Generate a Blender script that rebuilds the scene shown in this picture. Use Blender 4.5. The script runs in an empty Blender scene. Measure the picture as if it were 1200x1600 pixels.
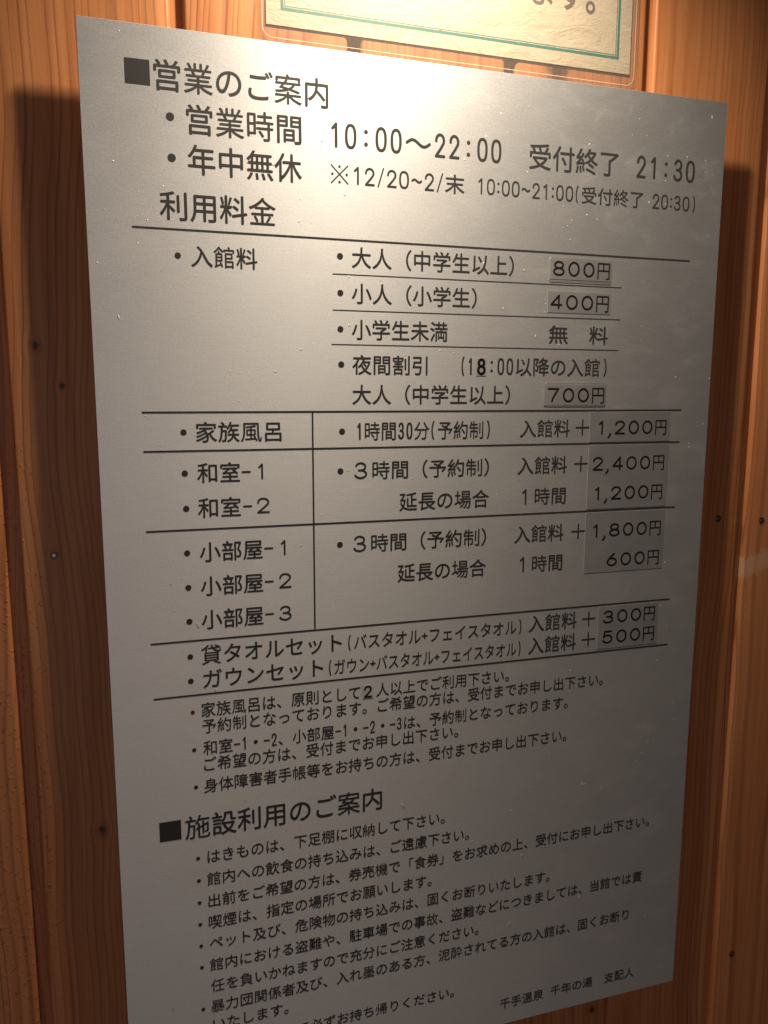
import bpy, bmesh, math, random
from mathutils import Matrix, Vector

# ------------------------------------------------------------------ scene, camera, light
scn = bpy.context.scene
COL = scn.collection
W_MM, H_MM = 450.0, 720.0            # the sign plate
WALL = 20.0                          # gap between the front of the plate and the boards

def P(x, y, out=0.0):
    """millimetres right / down from the plate's top left corner, and out of its front face -> world"""
    return Vector(((x - W_MM / 2) / 1000, -out / 1000, 1.5 + (H_MM / 2 - y) / 1000))

cam = bpy.data.objects.new('camera', bpy.data.cameras.new('camera'))
COL.objects.link(cam)
rot = Matrix(((0.955166, 0.042086, -0.293066), (-0.296067, 0.141951, -0.94456), (0.001848, 0.988979, 0.148047)))
cam.matrix_world = Matrix.Translation(P(25.43, 213.86, 513.46)) @ rot.to_4x4()
cam.data.sensor_fit = 'HORIZONTAL'
cam.data.sensor_width = 36.0
cam.data.lens = 36.675
cam.data.clip_start = 0.01
cam.data.clip_end = 50.0
scn.camera = cam

scn.view_settings.view_transform = 'Standard'
scn.view_settings.look = 'None'
scn.view_settings.exposure = 0.0
scn.view_settings.gamma = 1.0
scn.view_settings.use_curve_mapping = False

# dim warm room: a little brighter behind and to the left of the photographer
world = bpy.data.worlds.new('World')
scn.world = world
world.use_nodes = True
wn = world.node_tree
wn.nodes.clear()
w_out = wn.nodes.new('ShaderNodeOutputWorld')
w_bg = wn.nodes.new('ShaderNodeBackground')
w_tc = wn.nodes.new('ShaderNodeTexCoord')
w_dot = wn.nodes.new('ShaderNodeVectorMath'); w_dot.operation = 'DOT_PRODUCT'
w_dot.inputs[1].default_value = Vector((-0.28, -0.95, -0.14)).normalized()
w_ramp = wn.nodes.new('ShaderNodeValToRGB')
w_ramp.color_ramp.interpolation = 'EASE'
w_ramp.color_ramp.elements[0].position = 0.885
w_ramp.color_ramp.elements[0].color = (0.013, 0.0092, 0.0080, 1)
w_ramp.color_ramp.elements[1].position = 1.0
w_ramp.color_ramp.elements[1].color = (0.97, 0.765, 0.72, 1)
wn.links.new(w_tc.outputs['Generated'], w_dot.inputs[0])
wn.links.new(w_dot.outputs['Value'], w_ramp.inputs[0])
wn.links.new(w_ramp.outputs[0], w_bg.inputs[0])
w_bg.inputs[1].default_value = 1.0
wn.links.new(w_bg.outputs[0], w_out.inputs[0])

# the picture lamp just above the frame, close to the wall, aimed down the sign
ld = bpy.data.lights.new('picture_lamp', 'SPOT')
ld.energy = 18.5
ld.color = (1.0, 0.81, 0.595)
ld.shadow_soft_size = 0.014
ld.spot_size = math.radians(143)
ld.spot_blend = 1.0
lo = bpy.data.objects.new('picture_lamp', ld)
COL.objects.link(lo)
lo.location = P(213, -205, 105)
aim = P(215, 670, 0) - lo.location
lo.rotation_euler = aim.to_track_quat('-Z', 'Y').to_euler()

# ------------------------------------------------------------------ node helpers
class NT:
    def __init__(self, name):
        self.m = bpy.data.materials.new(name)
        self.m.use_nodes = True
        self.t = self.m.node_tree
        self.t.nodes.clear()
        self.out = self.t.nodes.new('ShaderNodeOutputMaterial')
        self.tc = None
    def n(self, kind, **kw):
        nd = self.t.nodes.new('ShaderNode' + kind)
        for k, v in kw.items():
            setattr(nd, k, v)
        return nd
    def link(self, a, b):
        if isinstance(a, (int, float)):
            b.default_value = a
        elif isinstance(a, (tuple, list)):
            b.default_value = a
        else:
            self.t.links.new(a, b)
    def math(self, op, *a, clamp=False):
        nd = self.n('Math', operation=op, use_clamp=clamp)
        for i, v in enumerate(a):
            self.link(v, nd.inputs[i])
        return nd.outputs[0]
    def add(self, a, b): return self.math('ADD', a, b)
    def sub(self, a, b): return self.math('SUBTRACT', a, b)
    def mul(self, a, b): return self.math('MULTIPLY', a, b)
    def vec(self, x, y, z):
        nd = self.n('CombineXYZ')
        for i, v in enumerate((x, y, z)):
            self.link(v, nd.inputs[i])
        return nd.outputs[0]
    def pos(self):
        if not self.tc:
            self.tc = self.n('NewGeometry')
            s = self.n('SeparateXYZ')
            self.t.links.new(self.tc.outputs['Position'], s.inputs[0])
            self.xyz = s.outputs
        return self.xyz
    def noise(self, v, scale=1.0, detail=2.0, rough=0.5, dist=0.0, out=0):
        nd = self.n('TexNoise')
        self.link(v, nd.inputs['Vector'])
        nd.inputs['Scale'].default_value = scale
        nd.inputs['Detail'].default_value = detail
        nd.inputs['Roughness'].default_value = rough
        nd.inputs['Distortion'].default_value = dist
        return nd.outputs[out]
    def ramp(self, f, stops, interp='LINEAR'):
        nd = self.n('ValToRGB')
        nd.color_ramp.interpolation = interp
        els = nd.color_ramp.elements
        while len(els) < len(stops):
            els.new(0.5)
        for e, (p, c) in zip(els, stops):
            e.position = p
            e.color = (c, c, c, 1) if isinstance(c, (int, float)) else (*c, 1)
        self.link(f, nd.inputs[0])
        return nd.outputs[0]
    def smooth(self, f, a, b):
        nd = self.n('MapRange', interpolation_type='SMOOTHSTEP')
        self.link(f, nd.inputs[0])
        nd.inputs[1].default_value = a
        nd.inputs[2].default_value = b
        return nd.outputs[0]
    def mix(self, f, a, b, mode='MIX'):
        nd = self.n('Mix', data_type='RGBA', blend_type=mode)
        self.link(f, nd.inputs[0])
        for v, i in ((a, 6), (b, 7)):
            if isinstance(v, (tuple, list)) and len(v) == 3:
                v = (*v, 1)
            self.link(v, nd.inputs[i])
        return nd.outputs[2]
    def bump(self, h, strength, dist, normal=None):
        nd = self.n('Bump')
        nd.inputs['Strength'].default_value = strength
        nd.inputs['Distance'].default_value = dist
        self.link(h, nd.inputs['Height'])
        if normal is not None:
            self.link(normal, nd.inputs['Normal'])
        return nd.outputs[0]
    def principled(self, **kw):
        b = self.n('BsdfPrincipled')
        for k, v in kw.items():
            k = k.replace('_', ' ')
            sock = b.inputs[k]
            if isinstance(v, (tuple, list)) and len(v) == 3 and sock.type == 'RGBA':
                v = (*v, 1)
            self.link(v, sock)
        self.t.links.new(b.outputs[0], self.out.inputs[0])
        return b

# ------------------------------------------------------------------ materials
def mat_wood():
    m = NT('cedar_board')
    X, Y, Z = m.pos()
    bx = m.n('Attribute', attribute_name='board_x').outputs['Fac']
    bd = m.n('Attribute', attribute_name='board_id').outputs['Fac']
    h1 = m.math('FRACT', m.mul(m.math('SINE', m.mul(bd, 12.9898)), 43758.5453))
    h2 = m.math('FRACT', m.mul(m.math('SINE', m.mul(bd, 78.233)), 12543.123))
    # grain bends round the knots
    knots = [(319.9, -15.0, 9.0), (-34.2, 184.2, 1.9), (-20.2, 208.7, 1.5), (-11.0, 509.6, 2.5),
             (383.2, 747.7, 2.8)]
    core = 0.0
    halo = 0.0
    shift = 0.0
    wob = m.mul(m.sub(m.noise(m.vec(m.mul(X, 260), m.mul(Z, 200), 0.0), 1.0, 2), 0.5), 1.6)
    for kx, ky, kr in knots:
        c = P(kx, ky)
        dx = m.sub(X, c.x)
        dz = m.sub(Z, c.z)
        d = m.math('SQRT', m.add(m.mul(dx, dx), m.mul(m.mul(dz, dz), 0.62)))
        dn = m.add(m.mul(d, 1000.0 / kr), wob)
        core = m.math('MAXIMUM', core, m.smooth(dn, 1.25, 0.35))
        halo = m.math('MAXIMUM', halo, m.smooth(dn, 2.8, 0.9))
        g = m.math('EXPONENT', m.mul(m.mul(d, d), -1.0 / (kr * 0.0026) ** 2))
        shift = m.add(shift, m.mul(m.mul(dx, g), 0.75))
    xx = m.sub(bx, shift)
    # growth rings of a plank sawn beside the pith
    n1 = m.sub(m.noise(m.vec(m.mul(bd, 3.7), 0.0, m.mul(Z, 2.6)), 1.0, 2), 0.5)
    n2 = m.sub(m.noise(m.vec(m.mul(xx, 22), m.mul(bd, 7.3), m.mul(Z, 7.0)), 1.0, 2), 0.5)
    n3 = m.sub(m.noise(m.vec(m.mul(xx, 90), m.mul(bd, 5.1), m.mul(Z, 16.0)), 1.0, 2), 0.5)
    pith = m.add(m.mul(m.sub(h1, 0.5), 0.085), m.mul(n1, 0.045))
    dpt = m.add(0.010, m.mul(h2, 0.030))
    dpt = m.add(dpt, m.mul(m.sub(Z, 1.5), m.mul(m.sub(h1, 0.4), 0.03)))
    dx = m.sub(xx, pith)
    r = m.math('SQRT', m.add(m.mul(dx, dx), m.mul(dpt, dpt)))
    r = m.add(r, m.add(m.mul(n2, 0.0026), m.mul(n3, 0.0007)))
    ring = m.mul(r, 200.0)
    ring = m.add(ring, m.mul(m.noise(m.vec(m.mul(r, 90.0), m.mul(bd, 9.1), 0.0), 1.0, 1), 3.0))
    fr = m.math('FRACT', ring)
    idx = m.math('FLOOR', ring)
    rh = m.math('FRACT', m.mul(m.math('SINE', m.mul(m.add(idx, m.mul(bd, 31.0)), 12.9898)), 43758.5453))
    late = m.ramp(fr, [(0.0, 0.10), (0.06, 0.0), (0.50, 0.08), (0.76, 0.30), (0.87, 1.0), (0.95, 0.95), (1.0, 0.10)])
    late = m.mul(late, m.add(0.48, m.mul(rh, 0.52)))
    fib = m.noise(m.vec(m.mul(xx, 1500), m.mul(bd, 3.0), m.mul(Z, 22)), 1.0, 3, 0.6)
    fib2 = m.noise(m.vec(m.mul(xx, 160), m.mul(bd, 2.0), m.mul(Z, 5)), 1.0, 3, 0.6)
    light = m.mix(h2, (0.49, 0.218, 0.088), (0.45, 0.195, 0.086))
    light = m.mix(m.smooth(fib2, 0.3, 0.75), light, (0.37, 0.138, 0.050))
    dark = m.mix(h1, (0.105, 0.030, 0.010), (0.135, 0.044, 0.016))
    col = m.mix(m.mul(late, 0.76), light, dark)
    col = m.mix(m.mul(m.smooth(fib, 0.50, 0.85), 0.24), col, (0.30, 0.11, 0.04))
    blot = m.noise(m.vec(m.mul(X, 9), 3.0, m.mul(Z, 5)), 1.0, 3)
    col = m.mix(m.mul(m.smooth(blot, 0.45, 0.8), 0.30), col, (0.33, 0.13, 0.05))
    kr_n = m.noise(m.vec(m.mul(X, 700), 0.0, m.mul(Z, 700)), 1.0, 2)
    col = m.mix(m.mul(halo, 0.45), col, (0.20, 0.07, 0.025))
    col = m.mix(m.mul(core, m.add(0.72, m.mul(kr_n, 0.4))), col, (0.035, 0.014, 0.008))
    # a smear of old tape glue on the right hand plank
    tp = P(527, 356)
    tx = m.math('ABSOLUTE', m.sub(X, tp.x)); tz = m.math('ABSOLUTE', m.sub(m.sub(Z, tp.z), m.mul(m.sub(X, tp.x), 0.28)))
    tn = m.mul(m.sub(m.noise(m.vec(m.mul(X, 330), 1.0, m.mul(Z, 240)), 1.0, 4, 0.7), 0.5), 0.030)
    tape = m.mul(m.smooth(m.add(tx, tn), 0.019, 0.015), m.smooth(m.add(tz, tn), 0.011, 0.006))
    col = m.mix(m.mul(tape, 0.30), col, (0.52, 0.42, 0.34))
    # dents and scuffs
    def scratches(ang, along, across, pickmin, w, seed):
        c, q = math.cos(ang), math.sin(ang)
        u = m.add(m.mul(X, c), m.mul(Z, q)); v = m.add(m.mul(X, -q), m.mul(Z, c))
        bend = m.mul(m.noise(m.vec(m.mul(X, 120), seed, m.mul(Z, 120)), 1.0, 2), 1.2)
        sc = m.n('TexVoronoi', feature='F1', voronoi_dimensions='2D')
        m.link(m.vec(m.add(m.mul(u, along), seed), m.add(m.mul(v, across), bend), 0.0), sc.inputs['Vector'])
        sc.inputs['Scale'].default_value = 1.0
        pick = m.n('SeparateColor'); m.link(sc.outputs['Color'], pick.inputs[0])
        return m.mul(m.smooth(sc.outputs['Distance'], w, w * 0.3), m.math('GREATER_THAN', pick.outputs[0], pickmin))
    worn = m.smooth(X, P(-20, 0).x, P(-56, 0).x)          # the board people brush past, lower left
    worn = m.mul(worn, m.smooth(Z, P(0, 170).z, P(0, 330).z))
    worn = m.math('MAXIMUM', worn, 0.03)
    dent = m.math('MAXIMUM', scratches(1.0, 130, 560, 0.86, 0.30, 2.0), scratches(2.2, 150, 620, 0.88, 0.30, 8.0))
    dent = m.mul(m.math('MAXIMUM', dent, scratches(1.6, 210, 330, 0.90, 0.26, 5.0)), worn)
    soft = m.noise(m.vec(m.mul(X, 160), m.mul(bd, 2.0), m.mul(Z, 90)), 1.0, 3, 0.6)
    hgt = m.add(m.add(m.mul(late, -0.35), m.mul(fib, 0.22)), m.add(m.mul(soft, 0.55), m.mul(dent, -0.2)))
    hgt = m.sub(hgt, m.mul(core, 0.5))
    nrm = m.bump(hgt, 0.55, 0.00024)
    nrm = m.bump(dent, 0.8, 0.0004, nrm)
    rough = m.add(0.36, m.mul(fib, 0.20))
    rough = m.add(rough, m.mul(tape, 0.25))
    m.principled(Base_Color=col, Roughness=rough, Normal=nrm, Specular_IOR_Level=0.30)
    return m.m

def specks(m, X, Z, scale, pickmin, r0, r1, seed, stretch=1.0, shear=0.0):
    v = m.n('TexVoronoi', feature='F1', voronoi_dimensions='2D')
    m.link(m.vec(m.add(m.add(m.mul(X, scale), seed), m.mul(Z, shear)), m.mul(Z, scale * stretch), 0.0), v.inputs['Vector'])
    v.inputs['Scale'].default_value = 1.0
    s = m.n('SeparateColor'); m.link(v.outputs['Color'], s.inputs[0])
    rad = m.add(r0, m.mul(m.mul(s.outputs[1], s.outputs[1]), r1 - r0))
    inside = m.smooth(m.math('DIVIDE', v.outputs['Distance'], rad), 1.05, 0.45)
    return m.mul(inside, m.math('GREATER_THAN', s.outputs[0], pickmin))

def mat_plate(name, base, rough, metallic, dusty=1.0, grain=1.0):
    m = NT(name)
    X, Y, Z = m.pos()
    fl = m.noise(m.vec(m.mul(X, 800), 0.0, m.mul(Z, 1000)), 1.0, 3, 0.75)
    hair = m.noise(m.vec(m.mul(X, 60), 0.0, m.mul(Z, 2600)), 1.0, 2, 0.6)
    cloud = m.noise(m.vec(m.mul(X, 7), 0.0, m.mul(Z, 9)), 1.0, 4, 0.6)
    smear = m.noise(m.vec(m.mul(X, 30), 4.0, m.mul(Z, 55)), 1.0, 5, 0.65, 0.8)
    k = m.add(0.92, m.mul(m.sub(fl, 0.5), 0.50 * grain))
    k = m.add(k, m.mul(m.sub(hair, 0.5), 0.24 * grain))
    k = m.add(k, m.mul(cloud, 0.12))
    col = m.mix(1.0, base, m.vec(k, k, k), 'MULTIPLY')
    # settled dust, lint and tiny nicks; thicker in patches
    patch = m.smooth(m.noise(m.vec(m.mul(X, 16), 9.0, m.mul(Z, 13)), 1.0, 3), 0.48, 0.68)
    a = specks(m, X, Z, 62.0, 0.82, 0.016, 0.050, 0.0, 1.0)
    b = m.mul(specks(m, X, Z, 170.0, 0.84, 0.04, 0.13, 3.3, 1.3), patch)
    c = specks(m, X, Z, 46.0, 0.88, 0.014, 0.050, 7.7, 0.42, 10.0)
    dust = m.math('MAXIMUM', m.math('MAXIMUM', a, b), c)
    film = m.mul(m.smooth(smear, 0.50, 0.85), 0.11)
    dfac = m.math('MINIMUM', m.add(m.mul(dust, 0.80), film), 1.0)
    if dusty == 0.0:
        dfac = film
        dust = 0.0
    col = m.mix(dfac, col, (0.62, 0.57, 0.50))
    met = m.mul(m.sub(1.0, dfac), metallic)
    rg = m.add(rough, m.mul(m.sub(smear, 0.5), 0.10))
    rg = m.add(rg, m.mul(m.sub(fl, 0.5), 0.16 * grain))
    n = m.bump(m.add(m.mul(fl, 1.0), m.mul(hair, 0.5)), 0.6 * grain, 0.00010)
    n = m.bump(dust, 0.6, 0.0004, n)
    # matt blasted finish with a clearer sheen lying over it
    b1 = m.principled(Base_Color=col, Metallic=met, Roughness=rg, Normal=n, Anisotropic=0.75, Tangent=m.vec(0.0, 0.0, 1.0))
    b2 = m.principled(Base_Color=col, Metallic=met, Roughness=m.sub(rg, 0.52), Normal=n, Anisotropic=0.5, Tangent=m.vec(0.0, 0.0, 1.0))
    mx = m.n('MixShader'); mx.inputs[0].default_value = 0.22
    m.link(b1.outputs[0], mx.inputs[1]); m.link(b2.outputs[0], mx.inputs[2])
    m.t.links.new(mx.outputs[0], m.out.inputs[0])
    return m.m

def mat_ink(name, base, rough=0.5, spec=0.5):
    m = NT(name)
    X, Y, Z = m.pos()
    n = m.noise(m.vec(m.mul(X, 900), 0.0, m.mul(Z, 900)), 1.0, 2)
    k = m.add(0.85, m.mul(n, 0.3))
    col = m.mix(1.0, base, m.vec(k, k, k), 'MULTIPLY')
    m.principled(Base_Color=col, Roughness=rough, Specular_IOR_Level=spec)
    return m.m

def mat_paper():
    m = NT('washi_paper')
    X, Y, Z = m.pos()
    w1 = m.noise(m.vec(m.mul(X, 90), 0.0, m.mul(Z, 190)), 1.0, 4, 0.55, 1.6)
    w2 = m.noise(m.vec(m.mul(X, 26), 2.0, m.mul(Z, 60)), 1.0, 3, 0.5, 2.2)
    ridge = m.math('ABSOLUTE', m.sub(w1, 0.5))
    ridge2 = m.math('ABSOLUTE', m.sub(w2, 0.5))
    tone = m.smooth(w2, 0.35, 0.7)
    col = m.mix(tone, (0.37, 0.34, 0.275), (0.33, 0.295, 0.235))
    col = m.mix(m.mul(m.smooth(ridge, 0.05, 0.0), 0.25), col, (0.42, 0.34, 0.22))
    h = m.add(m.mul(ridge, 1.0), m.mul(ridge2, 1.3))
    n = m.bump(h, 0.6, 0.0010)
    m.principled(Base_Color=col, Roughness=0.6, Normal=n)
    return m.m

def mat_teal():
    m = NT('teal_print')
    X, Y, Z = m.pos()
    w = m.noise(m.vec(m.mul(X, 500), 0.0, m.mul(Z, 500)), 1.0, 3, 0.7)
    col = m.mix(m.smooth(w, 0.60, 0.72), (0.016, 0.125, 0.115), (0.25, 0.34, 0.28))
    m.principled(Base_Color=col, Roughness=0.55)
    return m.m

def mat_film():
    m = NT('laminate_film')
    X, Y, Z = m.pos()
    tr = m.n('BsdfTransparent'); tr.inputs[0].default_value = (0.93, 0.92, 0.90, 1)
    gl = m.n('BsdfGlossy'); gl.inputs['Roughness'].default_value = 0.16
    gl.inputs[0].default_value = (0.9, 0.9, 0.9, 1)
    w = m.noise(m.vec(m.mul(X, 40), 0.0, m.mul(Z, 60)), 1.0, 3)
    nb = m.bump(w, 0.3, 0.0015)
    m.link(nb, gl.inputs['Normal'])
    mx = m.n('MixShader')
    hz = m.n('BsdfDiffuse'); hz.inputs[0].default_value = (0.75, 0.72, 0.68, 1)
    m2 = m.n('MixShader'); m2.inputs[0].default_value = 0.045
    m.link(tr.outputs[0], m2.inputs[1]); m.link(hz.outputs[0], m2.inputs[2])
    m.link(0.05, mx.inputs[0])
    m.link(m2.outputs[0], mx.inputs[1])
    m.link(gl.outputs[0], mx.inputs[2])
    m.t.links.new(mx.outputs[0], m.out.inputs[0])
    return m.m

def mat_nail():
    m = NT('nail_steel')
    X, Y, Z = m.pos()
    n = m.noise(m.vec(m.mul(X, 800), 0.0, m.mul(Z, 800)), 1.0, 2)
    col = m.mix(n, (0.18, 0.15, 0.12), (0.42, 0.38, 0.32))
    m.principled(Base_Color=col, Metallic=0.9, Roughness=0.35)
    return m.m

def mat_plain(name, base, rough=0.5, metallic=0.0):
    m = NT(name)
    X, Y, Z = m.pos()
    n = m.noise(m.vec(m.mul(X, 300), 0.0, m.mul(Z, 300)), 1.0, 2)
    k = m.add(0.9, m.mul(n, 0.2))
    m.principled(Base_Color=m.mix(1.0, base, m.vec(k, k, k), 'MULTIPLY'), Roughness=rough, Metallic=metallic)
    return m.m

WOOD = mat_wood()
METAL = mat_plate('satin_silver_sheet', (0.64, 0.665, 0.70), 0.85, 0.88)
PLATE = mat_plate('grey_metal_label', (0.57, 0.59, 0.63), 0.82, 0.88, 0.0, 0.6)
PLATE2 = mat_plate('old_metal_label', (0.58, 0.58, 0.59), 0.80, 0.88, 0.0, 0.8)
INK = mat_ink('charcoal_print', (0.030, 0.031, 0.033), 0.5, 0.30)
PINK_INK = mat_ink('price_print', (0.012, 0.010, 0.010), 0.5, 0.22)
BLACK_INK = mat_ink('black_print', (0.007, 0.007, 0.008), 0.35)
PAPER = mat_paper()
TEAL = mat_teal()
BRUSH = mat_ink('brown_brush_ink', (0.085, 0.070, 0.066), 0.6)
FILM = mat_film()
SEAL_GLINT = mat_plain('film_seal_glint', (0.60, 0.52, 0.40), 0.25)
NAIL = mat_nail()
SPACER = mat_plain('spacer_plastic', (0.05, 0.05, 0.05))

# ------------------------------------------------------------------ mesh helpers
def link_mesh(name, me, mat, parent=None):
    o = bpy.data.objects.new(name, me)
    COL.objects.link(o)
    me.materials.append(mat)
    if parent:
        o.parent = parent
    return o

def mesh_obj(name, verts, faces, mat, parent=None):
    me = bpy.data.meshes.new(name)
    me.from_pydata([tuple(v) for v in verts], [], faces)
    me.update()
    return link_mesh(name, me, mat, parent)

def tag(o, label, cat, group=None, kind=None):
    if label: o['label'] = label
    if cat: o['category'] = cat
    if group: o['group'] = group
    if kind: o['kind'] = kind
    return o

def rounded_outline(x0, y0, x1, y1, r, n=6, radii=None):
    """corner order: top left, top right, bottom right, bottom left (mm)"""
    rr = radii or (r, r, r, r)
    pts = []
    for (cx, cy, a0, q) in ((x0, y0, 180, rr[0]), (x1, y0, 270, rr[1]), (x1, y1, 0, rr[2]), (x0, y1, 90, rr[3])):
        sx = 1 if cx == x0 else -1
        sy = 1 if cy == y0 else -1
        if q <= 0:
            pts.append((cx, cy)); continue
        for i in range(n + 1):
            a = math.radians(a0 + 90 * i / n)
            pts.append((cx + sx * q + q * math.cos(a), cy + sy * q + q * math.sin(a)))
    return pts

def slab(name, outline, out0, out1, mat, parent=None, chamfer=0.0):
    """a flat solid with the outline (mm) between two distances in front of the plate plane"""
    n = len(outline)
    cx = sum(p[0] for p in outline) / n
    cy = sum(p[1] for p in outline) / n
    vs = [P(x, y, out0) for x, y in outline]
    rings = [vs]
    if chamfer > 0:
        rings.append([P(x, y, out1 - chamfer) for x, y in outline])
        w = max(abs(p[0] - cx) for p in outline); h = max(abs(p[1] - cy) for p in outline)
        rings.append([P(cx + (x - cx) * (1 - chamfer / w), cy + (y - cy) * (1 - chamfer / h), out1) for x, y in outline])
    else:
        rings.append([P(x, y, out1) for x, y in outline])
    verts = [v for r in rings for v in r]
    faces = []
    for k in range(len(rings) - 1):
        for i in range(n):
            j = (i + 1) % n
            faces.append((k * n + i, k * n + j, (k + 1) * n + j, (k + 1) * n + i))
    faces.append(tuple(range(n))[::-1])
    faces.append(tuple((len(rings) - 1) * n + i for i in range(n)))
    o = mesh_obj(name, verts, faces, mat, parent)
    bm = bmesh.new(); bm.from_mesh(o.data)
    bmesh.ops.recalc_face_normals(bm, faces=bm.faces)
    bm.to_mesh(o.data); bm.free()
    return o

# ------------------------------------------------------------------ lettering
_glyphs = {}
def round_corners(loop, r):
    n = len(loop)
    out = []
    for i in range(n):
        a, b, c = loop[i - 1], loop[i], loop[(i + 1) % n]
        v1 = (b[0] - a[0], b[1] - a[1]); v2 = (c[0] - b[0], c[1] - b[1])
        l1 = math.hypot(*v1); l2 = math.hypot(*v2)
        if l1 < 1e-7 or l2 < 1e-7:
            continue
        ang = math.atan2(v1[0] * v2[1] - v1[1] * v2[0], v1[0] * v2[0] + v1[1] * v2[1])
        if ang < math.radians(32):
            out.append(b); continue
        t = min(r * math.tan(min(ang, 2.4) / 2), 0.49 * l1, 0.49 * l2)
        p0 = (b[0] - v1[0] / l1 * t, b[1] - v1[1] / l1 * t)
        p2 = (b[0] + v2[0] / l2 * t, b[1] + v2[1] / l2 * t)
        for k in range(4):
            s = k / 3
            out.append(((1 - s) ** 2 * p0[0] + 2 * s * (1 - s) * b[0] + s * s * p2[0],
                        (1 - s) ** 2 * p0[1] + 2 * s * (1 - s) * b[1] + s * s * p2[1]))
    return out

def fatten(loop, w):
    """move an outline outwards by w (its fill lies on the left)"""
    pts = []
    for p in loop:
        if not pts or math.hypot(p[0] - pts[-1][0], p[1] - pts[-1][1]) > 0.004:
            pts.append(p)
    if len(pts) > 3 and math.hypot(pts[0][0] - pts[-1][0], pts[0][1] - pts[-1][1]) < 0.004:
        pts.pop()
    n = len(pts); out = []
    for i in range(n):
        a, b, c = pts[i - 1], pts[i], pts[(i + 1) % n]
        l1 = math.hypot(b[0] - a[0], b[1] - a[1]); l2 = math.hypot(c[0] - b[0], c[1] - b[1])
        n1 = ((b[1] - a[1]) / l1, -(b[0] - a[0]) / l1); n2 = ((c[1] - b[1]) / l2, -(c[0] - b[0]) / l2)
        mx, my = n1[0] + n2[0], n1[1] + n2[1]
        k = mx * mx + my * my
        m = 2.0 / k if k > 0.5 else 2.0
        out.append((b[0] + mx * w * min(m, 1.4), b[1] + my * w * min(m, 1.4)))
    return out

def glyph(ch, weight=0.0):
    """filled outline of one Japanese character with softened stroke ends: (verts 2D in em, faces)"""
    key = (ch, weight)
    if key in _glyphs:
        return _glyphs[key]
    cu = bpy.data.curves.new('g', 'FONT')
    cu.body = ch; cu.size = 1.0; cu.dimensions = '2D'; cu.fill_mode = 'NONE'
    cu.resolution_u = 5
    ob = bpy.data.objects.new('g', cu)
    COL.objects.link(ob)
    dg = bpy.context.evaluated_depsgraph_get()
    me = bpy.data.meshes.new_from_object(ob.evaluated_get(dg))
    nxt = {}
    for e in me.edges:
        a, b = e.vertices
        nxt.setdefault(a, []).append(b); nxt.setdefault(b, []).append(a)
    co = [(v.co.x, v.co.y) for v in me.vertices]
    seen = set(); loops = []
    for s in range(len(co)):
        if s in seen or s not in nxt:
            continue
        lp = [s]; seen.add(s); cur = s
        first = min(nxt[s]) if abs(min(nxt[s]) - s) == 1 else nxt[s][0]
        nb = s + 1 if (s + 1) in nxt[s] else first
        while nb is not None and nb not in seen:
            lp.append(nb); seen.add(nb)
            nb = next((q for q in nxt[nb] if q not in seen), None)
        if len(lp) > 2:
            loops.append([co[i] for i in lp])
    bpy.data.objects.remove(ob); bpy.data.curves.remove(cu); bpy.data.meshes.remove(me)
    area = lambda l: sum(l[i - 1][0] * l[i][1] - l[i][0] * l[i - 1][1] for i in range(len(l))) / 2
    if loops and area(max(loops, key=lambda l: abs(area(l)))) < 0:
        loops = [l[::-1] for l in loops]
    for w in (weight, weight * 0.6, weight * 0.3, 0.0):
        fat = [round_corners(fatten(l, w), 0.045) for l in loops]
        cu = bpy.data.curves.new('f', 'CURVE'); cu.dimensions = '2D'; cu.fill_mode = 'FRONT'
        for l in fat:
            sp = cu.splines.new('POLY'); sp.points.add(len(l) - 1); sp.use_cyclic_u = True
            for p, q in zip(sp.points, l):
                p.co = (q[0], q[1], 0, 1)
        ob = bpy.data.objects.new('f', cu); COL.objects.link(ob)
        dg = bpy.context.evaluated_depsgraph_get()
        me = bpy.data.meshes.new_from_object(ob.evaluated_get(dg))
        want = sum(area(l) for l in fat)
        got = sum(p.area for p in me.polygons)
        if abs(want - got) < 0.015 * want:
            break
        if w > 0:
            bpy.data.objects.remove(ob); bpy.data.curves.remove(cu); bpy.data.meshes.remove(me)
        else:
            print('GLYPH', ch, want, got)
    res = ([(v.co.x, v.co.y) for v in me.vertices], [tuple(p.vertices) for p in me.polygons])
    bpy.data.objects.remove(ob); bpy.data.curves.remove(cu); bpy.data.meshes.remove(me)
    _glyphs[key] = res
    return res

def arc(cx, cy, rx, ry, a0, a1, n=22, power=1.0):
    pts = []
    for i in range(n + 1):
        a = math.radians(a0 + (a1 - a0) * i / n)
        c, s = math.cos(a), math.sin(a)
        pts.append((cx + rx * math.copysign(abs(c) ** power, c), cy + ry * math.copysign(abs(s) ** power, s)))
    return pts

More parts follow.
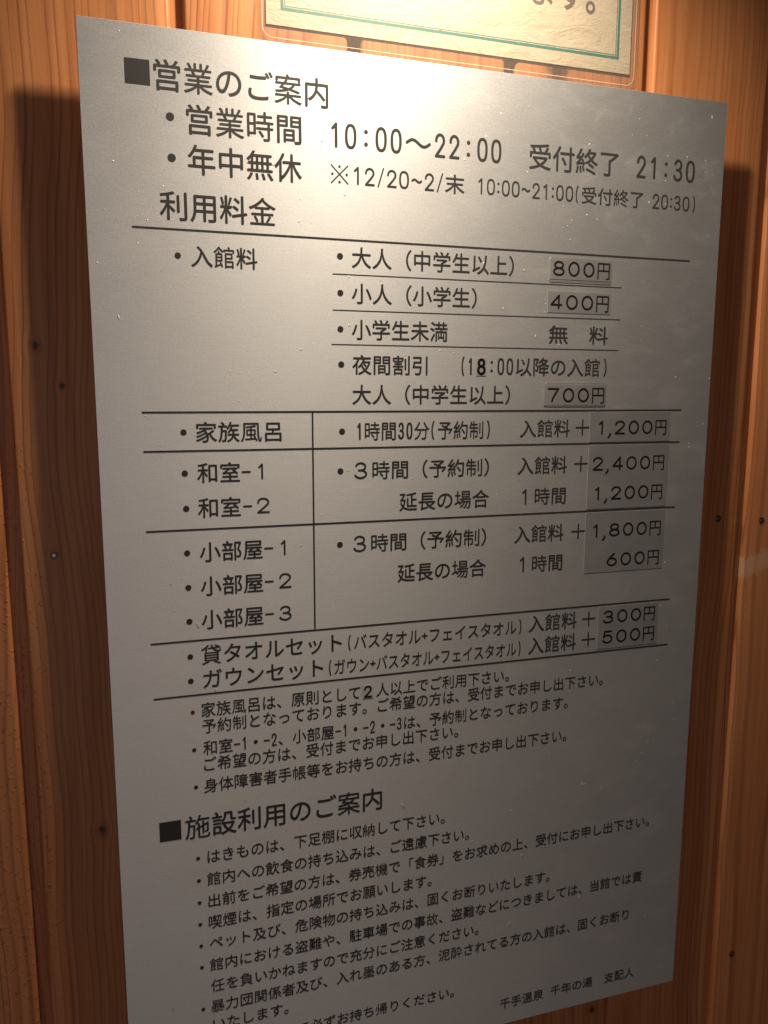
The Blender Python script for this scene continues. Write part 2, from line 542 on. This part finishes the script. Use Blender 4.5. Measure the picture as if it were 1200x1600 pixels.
def strokes(ch, narrow):
    """centre lines in a unit box, y up: list of (points, closed)"""
    pw = 0.80 if narrow else 1.0
    if ch == '0': return [(arc(.5, .5, .5, .5, 0, 360, 40, pw)[:-1], True)]
    if ch == '1': return [([(.22, .80), (.58, .985)], False), ([(.60, 1), (.60, 0)], False)]
    if ch == '2':
        return [(arc(.5, .73, .46, .27, 185, -28, 22) + [(.62, .38), (.03, .0)], False), ([(.03, 0), (1, 0)], False)]
    if ch == '3':
        return [(arc(.46, .76, .42, .24, 165, -90, 20), False), (arc(.46, .26, .50, .26, 90, -165, 22), False), ([(.30, .52), (.46, .52)], False)]
    if ch == '4': return [([(.74, 0), (.74, 1)], False), ([(.74, 1), (.0, .27)], False), ([(0, .27), (1, .27)], False)]
    if ch == '5':
        return [([(.88, 1), (.16, 1)], False), ([(.16, 1), (.06, .50)], False), (arc(.46, .33, .50, .33, 148, -160, 24), False)]
    if ch == '6': return [(arc(.5, .31, .48, .31, 0, 360, 36)[:-1], True), ([(.74, 1), (.52, .88), (.30, .70), (.12, .50), (.03, .34)], False)]
    if ch == '7': return [([(0, 1), (1, 1)], False), ([(1, 1), (.70, .62), (.46, .25), (.36, 0)], False)]
    if ch == '8': return [(arc(.5, .765, .42, .235, 0, 360, 32)[:-1], True), (arc(.5, .265, .5, .265, 0, 360, 36)[:-1], True)]
    return []

class Ink:
    """collects lettering as flat shapes on a plane in front of the plate"""
    def __init__(self, out):
        self.v = []; self.f = []; self.out = out; self.k = 0
    def poly(self, pts):
        b = len(self.v)
        self.v += [P(x, y, self.out) for x, y in pts]
        self.f.append(tuple(range(b, b + len(pts))))
    def stroke(self, pts, hw, closed=False):
        self.k += 1
        o = self.out + 0.004 * (self.k % 7)
        n = len(pts)
        L = []; R = []
        for i in range(n):
            a = pts[i - 1] if (i > 0 or closed) else None
            c = pts[(i + 1) % n] if (i < n - 1 or closed) else None
            b = pts[i]
            d = []
            for p, q in ((a, b), (b, c)):
                if p is not None and q is not None:
                    l = math.hypot(q[0] - p[0], q[1] - p[1]) or 1e-9
                    d.append(((q[0] - p[0]) / l, (q[1] - p[1]) / l))
            tx = sum(e[0] for e in d); ty = sum(e[1] for e in d)
            l = math.hypot(tx, ty) or 1e-9
            tx /= l; ty /= l
            mit = 1.0
            if len(d) == 2:
                mit = min(1.6, 1.0 / max(0.3, tx * d[0][0] + ty * d[0][1]))
            L.append((b[0] - ty * hw * mit, b[1] + tx * hw * mit)); R.append((b[0] + ty * hw * mit, b[1] - tx * hw * mit))
        base = len(self.v)
        self.v += [P(x, y, o) for x, y in L] + [P(x, y, o) for x, y in R]
        for i in range(n if closed else n - 1):
            j = (i + 1) % n
            self.f.append((base + i, base + j, base + n + j, base + n + i))
        if not closed:
            for end, nb, li, ri in ((0, 1, L[0], R[0]), (n - 1, n - 2, L[-1], R[-1])):
                p = pts[end]
                a0 = math.atan2(li[1] - p[1], li[0] - p[0])
                out_dir = math.atan2(p[1] - pts[nb][1], p[0] - pts[nb][0])
                s = 1 if math.sin(out_dir - a0) > 0 else -1
                cap = [(p[0] + hw * math.cos(a0 + s * math.pi * t / 8), p[1] + hw * math.sin(a0 + s * math.pi * t / 8)) for t in range(9)]
                b = len(self.v)
                self.v += [P(x, y, o) for x, y in cap]
                self.f.append(tuple(range(b, b + 9)))
    def dot(self, x, y, r):
        self.poly([(x + r * math.cos(math.tau * i / 24), y + r * math.sin(math.tau * i / 24)) for i in range(24)])
    def rect(self, x0, y0, x1, y1):
        self.poly([(x0, y0), (x1, y0), (x1, y1), (x0, y1)])
    def glyph(self, ch, x, yc, sx, em, weight):
        vs, fs = glyph(ch, weight)
        b = len(self.v)
        self.v += [P(x + vx * sx, yc - (vy - 0.38) * em, self.out) for vx, vy in vs]
        self.f += [tuple(b + i for i in f) for f in fs]
    def build(self, name, mat, parent):
        return mesh_obj(name, self.v, self.f, mat, parent)

FULL = {'０': '0', '１': '1', '２': '2', '３': '3'}
def set_text(ink, text, x0, x1, yc, em, style='t', weight=0.006, hw=None, dh=None):
    """set one run of text so that its ink spans x0..x1 (mm) round the centre line yc"""
    hw = hw or em * 0.043
    dh = dh or em * (0.845 if style != 'p' else 0.83)
    items = []; cur = 0.0
    for ch in text:
        c = FULL.get(ch, ch)
        wide = ch in FULL or style in ('w', 'p')
        if c in '0123456789':
            adv = 1.0 if wide else 0.5
            if style == 'p' and c == '1': adv = 0.80
            w = (0.66 if style == 'w' else 0.76) if wide else (0.46 if style == 'v' else 0.375)
            if style == 'v': adv = 0.57
            if wide and c == '1': w *= 0.8
            items.append((c, cur, adv, 'd', cur + (adv - w) / 2, cur + (adv + w) / 2))
        elif c in ':/~()+-':
            adv = {'~': 0.62, '(': 0.46, ')': 0.46, '+': 0.5, '-': 0.5, '/': 0.5, ':': 0.5}[c]
            if style == 'v': adv = {':': 0.28, '/': 0.44, '~': 0.62, '(': 0.42, ')': 0.42}[c]
            items.append((c, cur, adv, 's', cur + adv * 0.16, cur + adv * 0.84))
        elif c == ',':
            adv = 0.42
            items.append((c, cur, adv, 's', cur + 0.1, cur + 0.3))
        elif c in ' \u3000':
            cur += 0.45 if c == ' ' else 1.0
            continue
        elif c in '・～※':
            adv = 1.0
            items.append((c, cur, adv, 's', cur + .06, cur + .94))
        else:
            adv = 1.0
            vs, fs = glyph(c, weight)
            items.append((c, cur, adv, 'g', cur + min(v[0] for v in vs), cur + max(v[0] for v in vs)))
        cur += adv
    i0 = min(i[4] for i in items); i1 = max(i[5] for i in items)
    sx = (x1 - x0) / (i1 - i0)
    X = lambda u: x0 + (u - i0) * sx
    for c, u, adv, kind, a, b in items:
        if kind == 'g':
            ink.glyph(c, X(u), yc, sx, em, weight)
        elif kind == 'd':
            xa, xb = X(a) + hw, X(b) - hw
            narrow = (b - a) < 0.5
            for pts, cl in strokes(c, narrow):
                ink.stroke([(xa + px * (xb - xa), yc - (py - 0.5) * (dh - 2 * hw)) for px, py in pts], hw, cl)
        else:
            xm = (X(a) + X(b)) / 2; w = X(b) - X(a)
            if c == ':':
                r = hw * 1.45
                ink.dot(xm, yc - dh * 0.24, r); ink.dot(xm, yc + dh * 0.26, r)
            elif c == '/':
                ink.stroke([(xm - w * .40, yc + dh * .50), (xm + w * .40, yc - dh * .52)], hw * .75)
            elif c in '~～':
                h = dh * (.075 if c == '~' else .13)
                ww = w * (1.0 if c == '~' else .88)
                ink.stroke([(xm - ww / 2 + ww * t / 20, yc - h * math.sin(math.tau * t / 20)) for t in range(21)], hw)
            elif c in '()':
                s = 1 if c == '(' else -1
                ink.stroke([(xm + s * (w * .35 - w * .62 * math.cos(math.radians(q))), yc + dh * .60 * math.sin(math.radians(q))) for q in range(-62, 63, 6)], hw * .85)
            elif c == '+':
                ink.stroke([(xm - w / 2, yc), (xm + w / 2, yc)], hw); ink.stroke([(xm, yc - w * .5), (xm, yc + w * .5)], hw)
            elif c == '-':
                ink.stroke([(xm - w / 2, yc), (xm + w / 2, yc)], hw)
            elif c == ',':
                ink.stroke([(xm + .03 * sx, yc + dh * .44), (xm + .02 * sx, yc + dh * .56), (xm - .09 * sx, yc + dh * .70)], hw * 1.05)
            elif c == '・':
                ink.dot(xm, yc, em * .13)
            elif c == '※':
                q = w * .42
                ink.stroke([(xm - q, yc - q), (xm + q, yc + q)], hw * .6); ink.stroke([(xm - q, yc + q), (xm + q, yc - q)], hw * .6)
                for ddx, ddy in ((0, -1), (0, 1), (-1, 0), (1, 0)):
                    ink.dot(xm + ddx * q * .86, yc + ddy * q * .86, hw * 1.25)

# ------------------------------------------------------------------ the wall of cedar boards
def build_wall():
    pitch, gap = 112.5, 8.0
    first = -55.0 - 2 * pitch
    verts = []; faces = []; bxs = []; ids = []
    rnd = random.Random(4)
    zs = [-420 + 30 * i for i in range(58)]
    top, bot = -420.0, 1300.0
    ny = 44
    for k in range(9):
        a = first + k * pitch + gap / 2
        b = a + pitch - gap
        c = (a + b) / 2
        # cross-section: side, eased arris, face, eased arris, side
        prof = [(a, WALL + 13), (a, WALL + 2.2), (a + .35, WALL + 1.2), (a + 1.2, WALL + .35), (a + 2.6, WALL)]
        prof += [(a + 2.6 + (b - a - 5.2) * t / 6, WALL) for t in range(1, 6)]
        prof += [(b - 2.6, WALL), (b - 1.2, WALL + .35), (b - .35, WALL + 1.2), (b, WALL + 2.2), (b, WALL + 13)]
        base = len(verts)
        n = len(prof)
        dz = rnd.uniform(-.25, .25)
        for j in range(ny + 1):
            y = top + (bot - top) * j / ny
            wv = 0.25 * math.sin(y * .011 + k * 1.7)
            for (x, d) in prof:
                verts.append(P(x + wv, y, -(d + dz)))
                bxs.append((x - c) / 1000 + (0.0015 if x in (a, b) and d > WALL + 5 else 0)); ids.append(k + 1.37)
        for j in range(ny):
            for i in range(n - 1):
                p = base + j * n + i
                faces.append((p, p + n, p + n + 1, p + 1))
        # the tongue in the bottom of the groove
        base = len(verts)
        for j in range(2):
            y = top if j == 0 else bot
            for x in (b - 1.0, b + gap + 1.0):
                verts.append(P(x, y, -(WALL + 5.0)))
                bxs.append((x - c) / 1000); ids.append(k + 4.61)
        faces.append((base, base + 2, base + 3, base + 1))
    o = mesh_obj('wooden_wall', verts, faces, WOOD)
    me = o.data
    for nm, data in (('board_x', bxs), ('board_id', ids)):
        at = me.attributes.new(nm, 'FLOAT', 'POINT')
        at.data.foreach_set('value', data)
    bm = bmesh.new(); bm.from_mesh(me)
    for f in bm.faces:
        if f.normal.y > 0.3: f.normal_flip()
        f.smooth = True
    bm.to_mesh(me); bm.free()
    tag(o, 'wall of vertical orange-brown cedar boards with dark open joints behind the sign', 'wall', None, 'structure')
    for x, y in ((-30.7, 316.3), (482.9, 315.3), (527.8, 319.0), (530.2, 727.3)):
        vs = []; fs = []
        R, rings = 2.0, 5
        for q in range(rings + 1):
            rr = R * q / rings
            hgt = 0.55 * math.sqrt(max(0, 1 - (q / rings) ** 2)) - 0.28
            for s in range(16):
                t = math.tau * s / 16
                vs.append(P(x + rr * math.cos(t), y + rr * math.sin(t), -WALL + hgt))
        for q in range(rings):
            for s in range(16):
                fs.append((q * 16 + s, q * 16 + (s + 1) % 16, (q + 1) * 16 + (s + 1) % 16, (q + 1) * 16 + s))
        nl = mesh_obj('nail', vs, fs, NAIL, o)
        for p in nl.data.polygons: p.use_smooth = True
        # flat black ring painting the shade in the countersink round it
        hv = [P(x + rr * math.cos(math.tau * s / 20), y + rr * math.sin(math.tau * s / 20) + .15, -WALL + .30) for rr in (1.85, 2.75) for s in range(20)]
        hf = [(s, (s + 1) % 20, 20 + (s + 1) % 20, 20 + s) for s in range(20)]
        mesh_obj('nail_hole_shade', hv, hf, BLACK_INK, o)
    return o
build_wall()

# ------------------------------------------------------------------ the laminated notice above
def build_notice():
    base = WALL - 1.0                      # its back lies just off the boards
    root = bpy.data.objects.new('laminated_notice', None)
    COL.objects.link(root)
    tag(root, 'cream laminated paper notice with a double teal border above the metal sign', 'notice')
    out = -base
    px0, px1, py0, py1 = 112.1, 377.7, -205.0, -17.8
    slab('paper', [(px0, py0), (px1, py0), (px1, py1), (px0, py1)], out, out + .15, PAPER, root)
    b = Ink(out + .20)
    def frame(x0, y0, x1, y1, w):
        b.rect(x0, y0, x1, y0 + w); b.rect(x0, y1 - w, x1, y1)
        b.rect(x0, y0 + w, x0 + w, y1 - w); b.rect(x1 - w, y0 + w, x1, y1 - w)
    frame(121.4, -196.0, 368.2, -26.9, 1.9)
    frame(123.9, -193.5, 365.7, -29.4, 0.55)
    b.build('border', TEAL, root)
    t = Ink(out + .22)
    set_text(t, 'おります。', 250.0, 347.2, -65.8, 25.5, 't', 0.018)
    t.build('lettering', BRUSH, root)
    film = slab('laminate', rounded_outline(107.6, -214, 383.2, -7.4, 7), out - .12, out + .42, FILM, root)
    # weld line along the pouch edge, its bright reflection painted as a pale strip
    r = Ink(out + .50)
    r.stroke(rounded_outline(109.6, -212, 381.2, -10.2, 6.5), .13, True)
    r.build('seal_line_glint', SEAL_GLINT, root)
build_notice()

# ------------------------------------------------------------------ the sign plate and its printing
sign = slab('sign_board', [(0, 0), (W_MM, 0), (W_MM, H_MM), (0, H_MM)], -1.6, 0.0, METAL, None, 0.18)
tag(sign, 'large satin silver metal sign printed with Japanese opening hours and prices', 'sign')
for sx, sy in ((70, 90), (380, 90), (70, 630), (380, 630)):
    slab('spacer', rounded_outline(sx - 12, sy - 12, sx + 12, sy + 12, 11), -WALL + .3, -1.62, SPACER, sign)

INK_OUT = 0.10
# text, ink left, ink right, centre line, em height, style
LINES = [
 ('営業のご案内', 41.7, 147.5, 26.6, 18.8, 't'),
 ('営業時間', 59.7, 130.0, 49.8, 18.6, 't'),
 ('10:00～22:00', 147.9, 267.8, 50.3, 18.0, 'n'),
 ('受付終了', 288.9, 359.4, 51.0, 18.2, 't'),
 ('21:30', 374.5, 424.5, 50.8, 18.2, 'n'),
 ('年中無休', 59.8, 129.9, 72.8, 18.6, 't'),
 ('※12/20~2/末', 147.9, 241.2, 73.9, 13.2, 'v'),
 ('10:00~21:00(受付終了 20:30)', 250.1, 426.7, 73.6, 12.4, 'v'),
 ('利用料金', 42.3, 112.9, 100.4, 18.2, 't'),
 ('入館料', 59.8, 100.6, 129.3, 14.0, 't'),
 ('大人（中学生以上）', 162.3, 279.4, 124.9, 14.2, 't'),
 ('小人（小学生）', 162.2, 251.7, 147.7, 14.2, 't'),
 ('小学生未満', 162.1, 230.4, 171.0, 14.2, 't'),
 ('夜間割引', 162.4, 215.9, 194.0, 13.9, 't'),
 ('(1', 240.8, 250.0, 194.0, 13.9, 'n'),
 (':00以降の入館)', 261.7, 357.4, 193.8, 13.9, 'n'),
 ('大人（中学生以上）', 162.3, 278.9, 213.7, 14.1, 't'),
 ('無\u3000料', 308.3, 356.9, 170.6, 13.9, 't'),
 ('家族風呂', 59.1, 114.1, 237.7, 14.0, 't'),
 ('1時間30分(予約制)', 164.9, 264.0, 238.3, 13.6, 'n'),
 ('入館料', 287.5, 328.2, 237.9, 13.8, 't'),
 ('和室', 59.1, 86.4, 263.8, 14.0, 't'),
 ('和室', 58.9, 86.4, 286.5, 14.0, 't'),
 ('３時間（予約制）', 163.7, 263.7, 265.0, 13.6, 'w'),
 ('入館料', 286.3, 327.0, 264.8, 14.0, 't'),
 ('延長の場合', 195.9, 264.2, 287.7, 13.9, 't'),
 ('１時間', 289.3, 326.8, 287.7, 13.6, 'w'),
 ('小部屋', 59.0, 100.1, 315.6, 14.2, 't'),
 ('小部屋', 58.9, 100.0, 338.4, 14.2, 't'),
 ('小部屋', 58.8, 99.7, 361.1, 14.2, 't'),
 ('３時間（予約制）', 162.8, 262.6, 315.8, 13.6, 'w'),
 ('入館料', 285.2, 326.1, 315.6, 14.0, 't'),
 ('延長の場合', 194.8, 262.9, 338.6, 13.9, 't'),
 ('１時間', 289.0, 325.9, 338.4, 13.6, 'w'),
 ('貸タオルセット', 57.8, 153.9, 385.2, 14.4, 't'),
 ('(バスタオル+フェイスタオル)', 158.3, 293.4, 386.2, 12.0, 'n'),
 ('入館料', 299.2, 340.3, 384.8, 14.2, 't'),
 ('ガウンセット', 58.5, 140.5, 402.1, 14.4, 't'),
 ('(ガウン+バスタオル+フェイスタオル)', 144.4, 293.1, 403.1, 12.0, 'n'),
 ('入館料', 299.4, 340.4, 402.1, 14.2, 't'),
 ('家族風呂は、原則として', 56.6, 167.3, 423.4, 11.0, 't'),
 ('人以上でご利用下さい。', 179.2, 284.1, 423.2, 10.9, 't'),
 ('予約制となっております。ご希望の方は、受付までお申し出下さい。', 56.8, 365.9, 435.1, 10.9, 't'),
 ('和室-1・-2、小部屋-1・-2・-3は、予約制となっております。', 57.0, 335.2, 450.6, 10.9, 'n'),
 ('ご希望の方は、受付までお申し出下さい。', 57.1, 243.2, 462.4, 10.9, 't'),
 ('身体障害者手帳等をお持ちの方は、受付までお申し出下さい。', 56.6, 335.2, 477.8, 11.0, 't'),
 ('施設利用のご案内', 43.1, 183.7, 506.7, 18.4, 't'),
 ('はきものは、下足棚に収納して下さい。', 57.3, 233.4, 530.1, 10.8, 't'),
 ('館内への飲食の持ち込みは、ご遠慮下さい。', 56.5, 253.7, 547.0, 10.8, 't'),
 ('出前をご希望の方は、券売機で「食券」をお求めの上、受付にお申し出下さい。', 56.9, 416.2, 563.5, 10.6, 't'),
 ('喫煙は、指定の場所でお願いします。', 56.7, 223.4, 579.8, 10.8, 't'),
 ('ペット及び、危険物の持ち込みは、固くお断りいたします。', 56.8, 324.9, 596.0, 10.6, 't'),
 ('館内における盗難や、駐車場での事故、盗難などにつきましては、当館では責', 56.5, 412.0, 613.0, 10.6, 't'),
 ('任を負いかねますので充分にご注意ください。', 56.7, 263.5, 629.6, 10.6, 't'),
 ('暴力団関係者及び、入れ墨のある方、泥酔されてる方の入館は、固くお断り', 56.4, 401.0, 645.7, 10.6, 't'),
 ('いたします。', 57.3, 111.9, 660.3, 10.6, 't'),
 ('ゴミは、各自で必ずお持ち帰りください。', 57.3, 243.4, 679.6, 10.2, 't'),
 ('千手温泉', 283.6, 322.9, 701.1, 10.1, 't'),
 ('千年の湯', 329.4, 368.9, 700.8, 10.0, 't'),
 ('支配人', 380.1, 409.2, 701.2, 10.0, 't'),
]
BULLETS = [(50.3, 49.5, 4.8), (50.4, 72.8, 4.9), (51.9, 129.5, 3.8), (154.4, 124.6, 4.1), (154.5, 147.8, 4.1), (154.4, 171.0, 4.1),
 (154.8, 193.9, 4.2), (51.5, 237.6, 3.9), (155.1, 238.3, 4.2), (51.4, 263.8, 4.0), (51.5, 286.6, 4.0), (153.8, 265.1, 4.2),
 (51.1, 315.7, 3.9), (51.1, 338.7, 3.9), (51.0, 361.5, 4.0), (153.1, 315.7, 4.1), (50.7, 385.6, 3.7), (50.5, 402.4, 3.7),
 (51.0, 424.3, 2.7), (51.1, 451.0, 2.8), (51.4, 477.8, 2.8), (51.1, 530.2, 2.7), (51.1, 546.9, 2.7), (51.0, 563.6, 2.7),
 (50.9, 580.2, 2.7), (51.0, 596.8, 2.7), (51.0, 613.4, 2.7), (50.9, 646.3, 2.7), (51.4, 678.7, 2.7)]
EXTRA = [('+', 338.7, 237.5, 10.6), ('+', 338.6, 264.4, 10.6), ('+', 338.5, 315.6, 10.6), ('+', 350.8, 384.9, 10.6), ('+', 351.1, 401.4, 10.6),
 ('-', 90.4, 263.8, 4.8), ('-', 90.8, 286.5, 4.8), ('-', 104.1, 315.4, 4.9), ('-', 104.0, 338.2, 4.9), ('-', 103.8, 360.7, 4.9),
 ('1', 100.3, 263.7, 10.4), ('2', 101.1, 286.3, 10.4), ('1', 114.3, 315.5, 10.4), ('2', 114.8, 338.2, 10.4), ('3', 114.8, 360.9, 10.4)]

runs = []
for text, x0, x1, yc, em, st in LINES:
    ink = Ink(INK_OUT)
    thin = em < 12.8
    set_text(ink, text, x0, x1, yc, em, st, 0.011 if not thin else 0.010, em * (0.049 if not thin else 0.047))
    runs.append((ink, text, x0, x1, yc))
def attach(x, y, right):
    """the run printed next to a bullet (to its right) or to a sign (to its left)"""
    best = None
    for r in runs:
        if abs(r[4] - y) < 7:
            d = (r[2] - x) if right else (x - r[3])
            if d > -6 and (best is None or d + 2 * abs(r[4] - y) < best[0]):
                best = (d + 2 * abs(r[4] - y), r)
    return best[1][0]
for x, y, d in BULLETS:
    attach(x, y, True).dot(x, y, d / 2)
for c, x, y, s in EXTRA:
    ink = attach(x, y, False)
    hw = 0.62
    if c in '+-':
        ink.stroke([(x - s / 2, y), (x + s / 2, y)], hw)
        if c == '+': ink.stroke([(x, y - s / 2), (x, y + s / 2)], hw)
    else:
        w = 8.6 if c != '1' else 6.4
        for pts, cl in strokes(c, False):
            ink.stroke([(x - w / 2 + hw + px * (w - 2 * hw), y - (py - .5) * (s - 2 * hw)) for px, py in pts], hw, cl)
for ink, text, *_ in runs:
    ink.build('heading' if text.endswith('のご案内') else 'text_line', INK, sign)
for x0, y0, x1, y1 in ((25.4, 19.3, 39.6, 33.4), (26.4, 499.7, 40.6, 513.8)):
    q = Ink(INK_OUT); q.rect(x0, y0, x1, y1); q.build('square_mark', INK, sign)
for i, (x0, y, x1, w) in enumerate([(25.9, 114.1, 424.5, 1.2), (149.3, 135.9, 366.9, .6), (149.3, 158.8, 367.0, .6), (148.3, 180.9, 366.2, .6),
        (26.8, 225.0, 424.7, 1.2), (26.7, 249.5, 424.7, 1.2), (26.2, 300.5, 424.0, 1.2), (26.0, 374.8, 424.1, 1.2), (26.3, 412.4, 424.4, 1.2)]):
    q = Ink(INK_OUT); q.rect(x0, y - w / 2, x1, y + w / 2); q.build('ruled_line', INK, sign)
q = Ink(INK_OUT + .05); q.rect(134.4, 225.2, 135.5, 373.6); q.build('ruled_line', INK, sign)

# ------------------------------------------------------------------ the price plates stuck on the sign
def plate(box, texts, label, tilt=0.0, under=None, thick=0.12):
    x0, y0, x1, y1 = box
    def ol(b, dy=0.0):
        a0, b0, a1, b1 = b
        return [(a0, b0), (a1, b0 + tilt * (a1 - a0)), (a1, b1 + tilt * (a1 - a0)), (a0, b1)]
    lift = 0.06
    root = bpy.data.objects.new('price_plate', None)
    COL.objects.link(root)
    tag(root, label, 'price plate', 'price plates stuck on the metal sign')
    if under:
        slab('old_plate', rounded_outline(*under, 1.6), lift, lift + thick, PLATE2, root, .06)
        lift += thick + .02
    slab('plate', ol(box), lift, lift + thick, PLATE, root, .06)
    for text, a, b, yc in texts:
        ink = Ink(lift + thick + .06)
        set_text(ink, text, a, b, yc, 13.6, 'p', 0.004, .72, 10.4)
        ink.build('price_text', PINK_INK, root)
    return root
plate((307.5, 118.3, 356.9, 132.2), [('800円', 309.9, 356.0, 124.7)], 'small metal plate reading 800円, stacked on an older plate with rounded corners', 0.0, (306.9, 117.2, 357.6, 134.3))
plate((306.5, 140.4, 357.8, 155.4), [('400円', 308.7, 356.4, 147.8)], 'small single metal plate reading 400円 beside the child price line')
plate((306.0, 206.0, 356.8, 221.4), [('700円', 308.8, 355.8, 213.8)], 'small metal plate reading 700円 in the evening discount row', 0.0, (307.0, 204.7, 357.3, 222.4))
plate((344.7, 226.3, 414.8, 248.5), [('1,200円', 351.1, 411.9, 237.8)], 'wide metal plate reading 1,200円 alone, in the family bath row')
plate((344.7, 250.8, 415.0, 299.2), [('2,400円', 348.4, 411.6, 264.8), ('1,200円', 350.2, 411.3, 287.4)], 'tall metal plate reading 2,400円 over 1,200円')
plate((344.5, 301.9, 414.9, 348.7), [('1,800円', 350.1, 411.7, 316.0), ('600円', 364.2, 411.4, 339.3)], 'tall metal plate reading 1,800円 over 600円')
plate((359.0, 376.3, 413.6, 410.3), [('300円', 363.6, 410.7, 384.9), ('500円', 363.6, 410.9, 401.2)], 'metal plate reading 300円 over 500円 in the towel and gown rows')

def digit_plate(box, ch, cx, cy, w, h, hw, label):
    root = bpy.data.objects.new('digit_plate', None)
    COL.objects.link(root)
    tag(root, label, 'digit plate', 'single digit patches stuck on the metal sign')
    x0, y0, x1, y1 = box
    slab('plate', [(x0, y0), (x1, y0), (x1, y1), (x0, y1)], .06, .18, PLATE, root, .04)
    ink = Ink(.24)
    for pts, cl in strokes(ch, True):
        ink.stroke([(cx - w / 2 + hw + px * (w - 2 * hw), cy - (py - .5) * (h - 2 * hw)) for px, py in pts], hw, cl)
    ink.build('digit', BLACK_INK, root)
digit_plate((252.2, 188.2, 259.9, 200.5), '8', 256.1, 194.2, 6.7, 11.8, .95, 'tiny metal patch with a bold black 8 in the evening hours line')
digit_plate((169.0, 418.6, 176.8, 428.6), '2', 172.9, 423.6, 6.2, 9.0, .70, 'tiny metal patch with a bold black 2 in the note about family baths')
